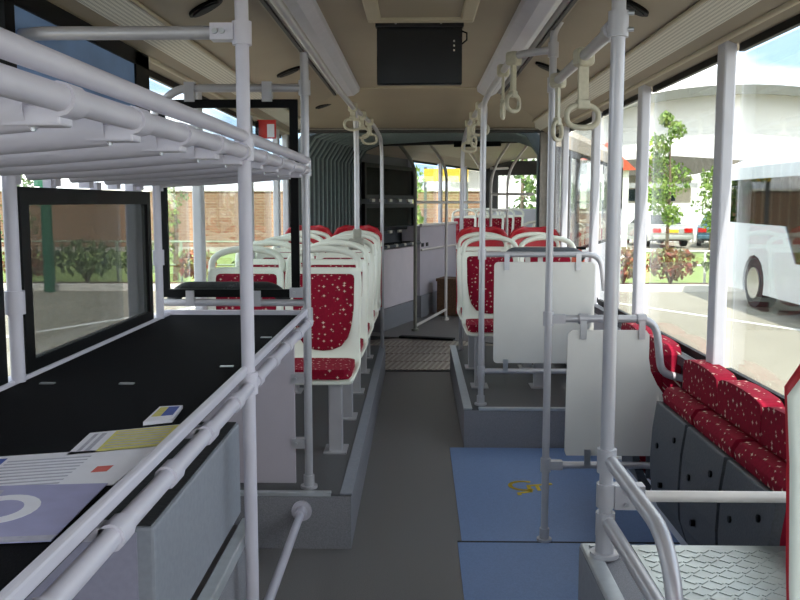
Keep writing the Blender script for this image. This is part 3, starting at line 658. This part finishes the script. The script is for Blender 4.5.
pc = post('grab_pole', 'grey pole standing on the front of the right platform', .405, 5.545, .262, 2.0, .0185, 'pole_paint', True, (1.228, .482), cat='grab pole')
MB().tube(fil([(0, 0, 1.73), (0, 0, 1.90), (.015, -.30, 1.94)], .16), .0185, 12).build('tube_top', 'pole_paint', pc)
r_ = rail('handrail', 'grey upper rail above the large pale panel on the right platform', [(.42, 5.545, 1.228), (1.15, 5.545, 1.228), (1.18, 5.545, 1.0)], .0175, 'pole_paint', .09)
for x in (.56, 1.01): B(x - .016, x + .016, 5.525, 5.53, 1.13, 1.235).build('hanger_clip', 'silver', r_)
r_ = rail('handrail', 'grey lower rail under the large pale panel', [(.42, 5.545, .482), (1.19, 5.545, .482)], .0165, 'pole_paint')
B(.56 - .016, .56 + .016, 5.525, 5.53, .48, .56).build('hanger_clip', 'silver', r_)
pn = thing('partition_panel', 'large pale grey rounded panel in front of the right platform seats', 'panel')
MB().prism(rrect(.482, 1.115, .535, 1.18, .025), 'y', 5.535, 5.547).build('sheet', 'white_panel', pn, .003)
o = thing('padded_bar', 'dark padded bar behind the top of the large pale panel', 'bar')
MB().tube(fil([(.56, 5.62, 1.20), (.60, 5.62, 1.245), (1.00, 5.62, 1.245), (1.06, 5.62, 1.20)], .05), .026, 10).build('pad', 'tip_dark', o)
for x in (.70, .78): B(x - .016, x + .016, 5.60, 5.61, 1.15, 1.23).build('buckle', 'white_panel', o)
o = thing('padded_bar', 'dark padded bar behind the hanging black guard frame', 'bar')
MB().tube(fil([(-1.13, 3.99, 1.10), (-1.08, 3.99, 1.165), (-.66, 3.99, 1.165), (-.60, 3.99, 1.10)], .06), .028, 10).build('pad', 'rubber', o)
for x in (-1.0, -.74): B(x - .015, x + .015, 3.925, 3.99, 1.09, 1.12).build('bracket', 'pole_paint', o)
# overhead rails
rail('overhead_rail', 'overhead grey rail between the thick right pole and the blue floor pole', [(.507, 2.30, 2.0), (.585, 3.915, 2.06)], .0185, 'pole_paint', clamps=[((.511, 2.38, 2.003), (.515, 2.44, 2.006))])
rail('overhead_rail', 'overhead rail curving from the blue floor pole to the platform pole', [(.585, 3.915, 2.21), (.44, 3.96, 2.20), (.42, 4.25, 2.20), (.42, 5.25, 2.20)], .0165, 'pole_paint', .12)
rail('overhead_rail', 'overhead rail running back above the right platform seats', [(.405, 5.545, 1.95), (.42, 5.6, 2.17), (.41, 5.9, 2.19), (.40, 7.2, 2.16), (.385, 7.68, 2.06), (.38, 7.7, 1.5), (.38, 7.7, .255)], .0175, 'pole_paint', .2)
rail('overhead_rail', 'long left overhead rail bending down to the third seat row', [(-.47, -.5, 2.215), (-.462, 5.3, 2.205), (-.43, 6.15, 2.18), (-.43, 6.22, 1.9), (-.43, 6.22, 1.29)], .0185, 'pole_paint', .25)
rail('overhead_rail', 'left overhead rail bending down before the bellows', [(-.435, 6.05, 2.19), (-.36, 7.3, 2.18), (-.32, 7.78, 2.1), (-.318, 7.80, 1.8), (-.318, 7.80, .255)], .0165, 'pole_paint', .2)
o = thing('pole_clamp', 'beige clamp fixing the left pole to a seat back', 'clamp'); B(-.49, -.385, 6.17, 6.27, 1.22, 1.30).build('body', 'clamp_grey', o, .012); B(-.46, -.40, 6.20, 6.24, 1.29, 1.37).build('collar', 'clamp_grey', o, .01)
# hanging straps
def strap(label, x, y, z, L, rz=0, group='hanging hand straps'):
    t = thing('hanging_strap', label, 'hand strap', (x, y, z), rz, group)
    B(-.03, .03, -.03, .03, -.03, .03).build('mount', 'strap', t, .015, 0, 3)
    bd = MB().box(-.017, .017, -.006, .006, -L, -.02).build('band', 'strap', t); B(-.022, .022, -.012, .012, -L - .01, -L + .02).build('buckle', 'strap', bd, .004)
    ring = []
    for k in range(24):
        a = 2 * PI * k / 24; ring.append((.056 * math.copysign(abs(math.cos(a)) ** .8, math.cos(a)), 0, -L - .034 + .036 * math.copysign(abs(math.sin(a)) ** .75, math.sin(a))))
    MB().tube(ring, .0095, 8, False, True).build('ring', 'strap', t); return t
strap('large near hand strap between the thick right pole and the blue floor pole', .537, 2.93, 2.02, .155, .25)
strap('hand strap next to the pole on the blue floor seam', .575, 3.70, 2.05, .17, 1.1)
strap('hand strap nearest the camera on the curved right rail', .425, 4.02, 2.19, .16, .95)
strap('hand strap seen edge-on, second on the curved right rail', .42, 4.45, 2.20, .16, 1.4)
strap('hand strap behind the platform pole on the right', .412, 5.95, 2.19, .12, .1)
strap('far hand strap above the right red backed seat', .405, 6.5, 2.18, .15, 1.2)
strap('farthest hand strap on the right overhead rail', .40, 7.0, 2.17, .15, .3)
strap('nearest hand strap on the left overhead rail beside the bent pole', -.44, 6.0, 2.19, .08, .2)
strap('second hand strap on the left overhead rail', -.41, 6.45, 2.18, .09, .5)
strap('farthest hand strap on the left overhead rail', -.38, 6.95, 2.18, .10, .2)

# ------------------------------------------------------------------ ceiling fittings
for sg, lab in ((-1, 'long pale light fitting along the left of the ceiling'), (1, 'long pale light fitting along the right of the ceiling')):
    t = thing('ceiling_light', lab, 'light fitting', group='ceiling light fittings')
    xs = (.40, .545)
    pr_ = [(sg * xs[0], 2.345), (sg * xs[1], 2.335), (sg * (xs[1] - .01), 2.295), (sg * .50, 2.277), (sg * .445, 2.283), (sg * (xs[0] + .005), 2.31)]
    MB().prism(pr_, 'y', -1.2, 6.15).build('diffuser', 'diffuser', t, .004)
    MB().tube([(sg * .562, -1.2, 2.315), (sg * .562, 6.2, 2.315)], .017, 8).build('cable_duct', 'light_frame', t)
    B(*sorted((sg * .57, sg * .585)), -1.2, 6.2, 2.29, 2.335).build('edge_strip', 'portal', t)
m_ = thing('monitor', 'black flat monitor folded down from the ceiling, its back to us', 'monitor')
B(-.185, .195, 4.0, 4.035, 2.075, 2.335).build('case', 'black_gloss', m_, .006); hb = B(-.19, .20, 3.985, 4.04, 2.325, 2.352).build('hinge_bar', 'rubber', m_)
for x in (-.1, .1): MB().tube([(x, 3.984, 2.34), (x, 3.978, 2.34)], .006, 6).build('screw', 'silver', hb)
for z in (2.26, 2.24, 2.22): B(.155, .162, 3.997, 4.0, z, z + .008).build('port', 'clear_clip', m_)
MB().tube([(.19, 4.01, 2.31), (.215, 4.01, 2.30), (.215, 4.01, 2.27), (.19, 4.01, 2.25)], .004, 6).build('cable', 'black', m_)
h = thing('roof_hatch', 'beige roof hatch frame in the ceiling before the monitor', 'roof hatch')
for b in ((-.22, .24, 3.86, 3.92), (-.22, .24, 3.1, 3.16), (-.22, -.16, 3.16, 3.86), (.18, .24, 3.16, 3.86)): B(*b, 2.325, 2.352).build('frame_bar', 'cove_beige', h, .008)
B(-.16, .18, 3.16, 3.86, 2.338, 2.35).build('lid', 'ceiling_beige', h)
def oval(label, x, y):
    sg = 1 if x > 0 else -1; z = 2.325 - (abs(x) - .62) / .36 * .08
    t = thing('air_vent', label, 'air vent', group='oval black ceiling vents')
    sl_ = math.atan(.08 / .36) * sg; T = Matrix.Translation((x, y, z)) @ Matrix.Rotation(sl_, 4, 'Y') @ Matrix.Rotation(sg * PI / 4, 4, 'Z')
    MB(T).prism([(.105 * math.cos(a * PI / 14), .036 * math.sin(a * PI / 14)) for a in range(28)], 'z', -.012, .004).build('rim', 'black', t, .003)
    MB(T).prism([(.085 * math.cos(a * PI / 14), .024 * math.sin(a * PI / 14)) for a in range(28)], 'z', -.018, -.01).build('louvre', 'rubber', t)
oval('oval black ceiling vent above the thick right pole', .80, 3.40); oval('oval black ceiling vent behind the blue floor pole', .72, 5.0)
oval('oval black ceiling vent left of the near left pole', -.80, 3.38); oval('oval black ceiling vent near the platform pole on the left', -.74, 5.1); oval('farthest oval black ceiling vent on the left', -.72, 6.85)
# red sign / extinguisher seen by the right window
o = thing('fire_extinguisher', 'small red extinguisher by the right window behind the large pale panel', 'extinguisher', (1.10, 6.05, PZ))
MB().tube([(0, 0, .62), (0, 0, .64), (0, 0, .92), (0, 0, .96), (0, 0, .99)], [.03, .045, .045, .035, .012], 14).build('bottle', 'orange_red', o); B(-.012, .05, -.015, .015, .98, 1.0).build('handle', 'black', o)
B(-.02, .05, -.05, .05, .6, .62).build('bracket', 'black', o)
o = thing('warning_sign', 'small red and white sign high by the left window behind the guard', 'sign'); B(-1.13, -1.0, 6.24, 6.26, 2.0, 2.13).build('plate', 'sign_red', o); B(-1.06, -1.01, 6.235, 6.24, 2.01, 2.10).build('field', 'paper_white', o); B(-1.14, -1.12, 6.22, 6.3, 2.02, 2.12).build('bracket', 'black', o)

# ================================================================== OUTSIDE
GZ = -.35
gd = st(B(-60, 60, -30, 18.9, GZ - .2, GZ).build('ground', 'asphalt'))
def lineq(pts): MB().prism(pts, 'z', GZ, GZ + .006).build('painted_line', 'line_white', gd)
def pline(a, b, w=.1):
    a = Vector(a); b = Vector(b); d = (b - a).normalized(); n_ = Vector((-d.y, d.x)) * w / 2; lineq([tuple(a - n_), tuple(b - n_), tuple(b + n_), tuple(a + n_)])
pline((3.0, 18.2), (7.2, 10.5)); pline((-3.0, 18.0), (-6.5, 11)); pline((-9, 18.2), (-9.3, 11)); pline((8.5, 18.2), (11, 11))
st(B(-60, 60, 18.9, 19.12, GZ - .1, GZ + .14).build('kerb', 'kerb')); st(B(-60, 60, 19.12, 20.2, GZ - .1, GZ + .08).build('planting_bed', 'soil'))
st(B(-60, 60, 20.2, 34, GZ - .1, GZ + .02).build('lawn', 'grass')); st(B(-60, 60, 34, 90, GZ - .1, GZ + .01).build('yard', 'asphalt'))
# rail fence along the planting bed
def rfence(x0, x1, label, m, top=.66):
    t = thing('rail_fence', label, 'fence')
    for z in (top, .12): MB().tube([(x0, 20.3, z), (x1, 20.3, z)], .022, 6).build('rail', m, t)
    pp_ = MB().box(-.025, .025, -.025, .025, 0, top - GZ).build('post', m, t); n = int((x1 - x0) / 1.5)
    for i in range(n + 1):
        c = pp_ if i == 0 else share(pp_, t, (0, 0, 0)); c.location = (x0 + i * 1.5, 20.3, GZ)
rfence(-22, -.9, 'pale green rail fence in front of the brick wall', 'fence_green'); rfence(3.6, 14, 'white rail fence between shrubs and parked cars', 'fence_white', .45)
# brick wall
bw = tag(B(-45, 3.0, 38, 38.4, GZ, 2.05).build('brick_wall', 'brick'), 'long light brown brick wall behind the lawn on the left', 'wall'); B(-45, 3.0, 37.93, 38.45, 2.05, 2.16).build('coping', 'kerb', bw)
bw = tag(B(11.9, 40, 33, 33.3, GZ, 1.15).build('brick_wall', 'brick'), 'brick wall added to imitate the reflection in the parked white bus windows', 'wall'); B(11.9, 40, 32.95, 33.35, 1.15, 1.22).build('coping', 'kerb', bw)  # added wall, seen through the bus glass in place of its reflection
# plants
def leaves(n, fn, size, T=None):
    m = MB(T)
    for i in range(n):
        p = Vector(fn()); R = Euler((random.uniform(0, 6.3), random.uniform(0, 6.3), random.uniform(0, 6.3))).to_matrix(); s_ = size * random.uniform(.6, 1.3)
        q_ = [(-.5, 0, 0), (0, -.32, .08), (.5, 0, 0), (0, .32, .08)]
        m.add([tuple(p + R @ Vector(c) * s_) for c in q_], [(0, 1, 2, 3)])
    return m
def shrub(label, x, y, h, w, m):
    t = thing('shrub', label, 'shrub', (x, y, GZ + .08), group='shrubs in the planting bed')
    for k in range(5):
        a = k * 1.26; MB().tube([(0, 0, 0), (.12 * w * math.cos(a), .12 * w * math.sin(a), h * .4), (.3 * w * math.cos(a), .3 * w * math.sin(a), h * .85)], [.02, .014, .006], 5).build('stem', 'bark', t)
    def f():
        while 1:
            p = [random.uniform(-1, 1) for _ in range(3)]
            if sum(c * c for c in p) < 1: return (p[0] * w * .5, p[1] * .4, h * .58 + p[2] * h * .44)
    tag(leaves(420, f, .13).build('foliage', m, t), kind='stuff')
where = {-8.2: 'far left', -6.9: 'behind the mesh guard', -5.6: 'right of the mesh guard', -4.6: 'beside the red one', 4.75: 'beside the window pillar', 5.75: 'between the two window pillars'}
for x, h, w, m, lab in ((-10.6, .8, 1.3, 'leaf_dark', 'low green shrub hidden at the far left of the planting bed'), (-8.9, .85, 1.4, 'leaf_red', 'reddish shrub at the left behind the mesh guard'),
                        (-7.5, 1.0, 1.5, 'leaf_dark', 'dark green shrub in the middle of the mesh guard'), (-6.2, .95, 1.2, 'leaf_dark', 'dark green shrub at the right side of the mesh guard'),
                        (-5.0, .8, 1.0, 'leaf_red', 'red flowering shrub seen through the hanging guard frame'), (-3.6, .8, 1.1, 'leaf_dark', 'low green shrub right of the red flowering one'),
                        (4.6, .85, 1.0, 'leaf_red', 'red leaved shrub left between the two right window pillars'), (5.65, .85, 1.2, 'leaf_red', 'reddish shrub right between the two right window pillars'),
                        (6.9, .8, 1.1, 'leaf_dark', 'green shrub hidden beside the parked white bus')):
    shrub(lab, x, 19.7, h, w, m)
def tree(label, x, y, h, r, n, m, size, z0=.35, group='trees outside'):
    t = thing('tree', label, 'tree', (x, y, GZ), group=group)
    MB().tube([(0, 0, 0), (.05, 0, h * .5), (0, .05, h * .95)], [.07, .05, .015], 7).build('trunk', 'bark', t)
    cs = []
    for k in range(9):
        z = h * (z0 + (1 - z0) * (k + .5) / 9); a = random.uniform(0, 6.3); q_ = r * (1 - abs((k + .5) / 9 - .4) * 1.0)
        c = (q_ * .55 * math.cos(a), q_ * .55 * math.sin(a), z); cs.append((c, q_ * .62)); MB().tube([(0, 0, z - h * .08), c], [.02, .006], 5).build('branch', 'bark', t)
    def f():
        (c, q_) = random.choice(cs)
        while 1:
            p = [random.uniform(-1, 1) for _ in range(3)]
            if sum(v * v for v in p) < 1: return tuple(c[i] + p[i] * q_ for i in range(3))
    tag(leaves(n, f, size).build('foliage', m, t), kind='stuff')
tree('slender green tree in front of the white hall', 9.0, 32, 5.1, .95, 1500, 'leaf', .17, .25)
tree('smaller green tree beside the pillar in front of the parked cars', 10.9, 33, 3.3, .75, 700, 'leaf', .16, .3)
tree('young sparse tree in front of the brick wall on the left', -5.9, 21.2, 2.6, .55, 420, 'leaf', .1, .2)
tree('taller thin tree at the far left behind the mesh guard', -10.2, 22, 3.2, .8, 500, 'leaf_dark', .12, .3)
tree('bushy tree by the rear side window', -.35, 24, 4.2, .8, 800, 'leaf', .2, .2)
tree('bushy dark tree behind the rear of the bus', 2.9, 25, 5.0, 1.6, 1300, 'leaf_dark', .22, .15)
o = thing('sign_post', 'dark green upright post seen through the mesh guard', 'post'); MB().tube([(-7.9, 18.6, GZ), (-7.9, 18.6, 1.9)], .12, 8).build('post', 'green_post', o); B(-8.1, -7.7, 18.5, 18.7, 1.9, 2.2).build('cap', 'green_post', o)

hd = thing('hedge', 'dark green hedge added to imitate the dark reflection in the parked bus windows', 'hedge', (17.5, 34.3, GZ))  # added to give the upper bus glass its dark reflected tone
B(-5.2, 5.5, -.35, .35, 0, 2.5).build('core', 'leaf_dark', hd)
tag(leaves(1500, lambda: (random.uniform(-5.4, 5.6), random.uniform(-.5, .4), random.uniform(1.2, 2.75)), .3).build('foliage', 'leaf_dark', hd), kind='stuff')
ko = thing('kiosk', 'small kiosk with orange red gable roof beyond the rear section', 'kiosk', (6.3, 30, GZ))
B(-.8, .8, 0, 2, 0, 3.1).build('wall', 'hall_white', ko); MB().prism([(-1.0, 3.0), (1.0, 3.0), (.0, 3.9)], 'y', -.2, 2.2).build('roof', 'orange_red', ko); B(-.3, .3, -.04, 0, 0, 2.0).build('door', 'car_glass', ko)
bb = thing('billboard', 'yellow billboard on two posts seen through the rear side window', 'billboard', (.95, 30, GZ))
B(-.75, .75, -.05, .05, 2.62, 3.05).build('board', 'banner', bb)
for x in (-.7, .7): B(x - .05, x + .05, .05, .15, 0, 3.1).build('post', 'tip_dark', bb)
# white hall
hz = lambda x: 8.42 - (x - 19.5) ** 2 * .0165
xs_ = [2 + i * 1.5 for i in range(26)]
hall = thing('hall', 'large white hall with a curved grey roof edge', 'building')
MB().prism([(x, hz(x)) for x in xs_] + [(xs_[-1], GZ), (xs_[0], GZ)], 'y', 55, 56).build('wall', 'hall_white', hall)
MB().prism([(x, hz(x) + .12) for x in xs_] + [(x, hz(x) - .2) for x in xs_[::-1]], 'y', 53.4, 57).build('roof', 'hall_roof', hall)
MB().prism([(x, hz(x) - .1) for x in xs_] + [(x, hz(x) - .45) for x in xs_[::-1]], 'y', 53.3, 53.5).build('fascia', 'hall_roof', hall)
pv = thing('pavilion', 'low pavilion with dark overhanging roof in front of the hall', 'building')
MB().prism([(8.0, 2.85), (13.6, 2.95), (16.2, 3.62), (12.5, 3.85), (9.5, 3.6), (8.0, 3.3)], 'y', 43.8, 48).build('roof', 'roof_dark', pv)
B(8.4, 13.8, 45, 47.8, GZ, 2.9).build('wall', 'build_beige', pv)
for x in (8.7, 10.2, 11.7): B(x, x + 1.3, 44.95, 45, 1.65, 2.25).build('window', 'car_glass', pv)
B(8.4, 14, 44.6, 45, 2.3, 2.55).build('beam', 'hall_white', pv); B(8.4, 14, 44.85, 45, .2, 1.55).build('panel', 'hall_white', pv)
pkf = thing('picket_fence', 'white picket fence behind the parked cars', 'fence')
pk = MB().box(-.05, .05, -.015, .015, 0, 1.75).build('picket', 'fence_white', pkf)
for i in range(38): c = pk if i == 0 else share(pk, pkf, (0, 0, 0)); c.location = (8.2 + i * .19, 42, GZ + .05)
for z in (.2, 1.0): B(8.1, 15.3, 42.02, 42.06, z, z + .08).build('rail', 'fence_white', pkf)
# cars
def car(label, x, y, rz, m):
    t = thing('car', label, 'car', (x, y, GZ + .05), rz, 'parked cars')
    bodyp = [(-2.2, .35), (-2.25, .6), (-2.2, .86), (-1.3, .92), (1.0, .92), (2.0, .78), (2.25, .6), (2.2, .32), (1.7, .24), (-1.7, .24)]
    MB().prism(bodyp, 'x', -.88, .88).build('body', m, t, .09, 0, 3)
    lo_ = [(-1.55, .90), (1.05, .90)]; hi = [(-.85, 1.38), (.25, 1.38)]
    vs = [(sx * .80, y_, z) for sx in (-1, 1) for y_, z in lo_] + [(sx * .60, y_, z) for sx in (-1, 1) for y_, z in hi]
    MB().add(vs, [(0, 1, 5, 4), (2, 6, 7, 3), (0, 4, 6, 2), (1, 3, 7, 5), (4, 5, 7, 6), (0, 2, 3, 1)]).build('cabin', m, t, .05, 0, 3)
    MB().add([(-.66, -1.475, .97), (.66, -1.475, .97), (.52, -.95, 1.34), (-.52, -.95, 1.34)] + [(-.66, -1.44, .95), (.66, -1.44, .95), (.52, -.90, 1.33), (-.52, -.90, 1.33)], [(0, 1, 2, 3), (4, 7, 6, 5), (0, 4, 5, 1), (1, 5, 6, 2), (2, 6, 7, 3), (3, 7, 4, 0)]).build('rear_window', 'car_glass', t)
    for sx in (-1, 1):
        MB().add([(sx * .80, -1.2, .96), (sx * .80, .85, .96), (sx * .645, .2, 1.32), (sx * .645, -.8, 1.32), (sx * .77, -1.2, .96), (sx * .77, .85, .96), (sx * .6, .2, 1.32), (sx * .6, -.8, 1.32)], [(0, 1, 2, 3), (4, 5, 6, 7), (0, 1, 5, 4), (2, 3, 7, 6)]).build('side_window', 'car_glass', t)
        B(*sorted((sx * .5, sx * .84)), -2.27, -2.2, .62, .80).build('tail_light', 'tail_red', t)
        for yy in (-1.35, 1.4): w_ = MB().tube([(sx * .72, yy, .31), (sx * .90, yy, .31)], .31, 18).build('wheel', 'tyre', t); MB().tube([(sx * .90, yy, .31), (sx * .91, yy, .31)], .19, 14).build('hub_cap', 'silver', w_)
    B(-.24, .24, -2.275, -2.24, .62, .74).build('number_plate', 'yellow', t); B(-.84, .84, -2.32, -2.2, .34, .50).build('bumper', m, t, .03)
car('silver sedan with yellow plate parked with its rear to the bus', 10.45, 39.2, .08, 'car_silver'); car('blue-grey car parked right of the silver sedan', 13.4, 39.3, -.35, 'car_blue')
# white coach parked on the right
pbus = thing('parked_bus', 'white bus parked to the right with dark wheel and large windows', 'bus')
def arc(cy, r, a0, a1, n=10): return [(cy + r * math.cos(math.radians(a0 + (a1 - a0) * i / n)), -.35 + .48 + r * math.sin(math.radians(a0 + (a1 - a0) * i / n))) for i in range(n + 1)]
for x in (6.0, 8.4):
    sp = [(17.45, -.05)] + arc(15.8, .5, -20, 200) + [(5, -.05), (5, .58), (14.1, .58), (14.55, 1.17), (17.3, 1.19), (17.45, 1.0)]
    MB().prism(sp, 'x', x, x + .06).build('side_panel', 'bus_white', pbus); MB().prism([(5, 1.98), (17.1, 1.98), (17.0, 2.2), (5, 2.2)], 'x', x, x + .06).build('cant_panel', 'bus_white', pbus)
    MB().prism([(5, .58), (14.1, .58), (14.55, 1.17), (17.3, 1.19), (17.1, 1.98), (5, 1.98)], 'x', x + .02, x + .03).build('window_glass', 'glass_bus', pbus)
    for y_ in (13.55, 11.4, 9.2): B(x + .03, x + .06, y_, y_ + .09, .58, 1.98).build('window_post', 'wall_grey', pbus)
B(6, 8.46, 17.38, 17.45, -.05, 1.19).build('end_panel', 'bus_white', pbus); B(6.1, 8.36, 17.25, 17.3, 1.19, 2.0).build('end_glass', 'glass_bus', pbus)
MB().prism([(6.0, 2.18), (6.06, 2.3), (6.3, 2.4), (8.1, 2.4), (8.4, 2.3), (8.46, 2.18)], 'y', 5, 17.0).build('roof', 'bus_white', pbus)
B(6.05, 8.4, 5, 17.3, .0, .06).build('floor_plate', 'tyre', pbus)
for y_ in (15.8, 7.2):
    w_ = MB().tube([(6.02, y_, .13), (6.30, y_, .13)], .44, 24).build('wheel', 'tyre', pbus); MB().tube([(6.0, y_, .13), (6.03, y_, .13)], .28, 20).build('rim', 'silver', w_)
for y_ in (13, 12, 11): B(6.3, 7.0, y_, y_ + .12, .1, 1.0).build('inner_seat', 'tip_dark', pbus)
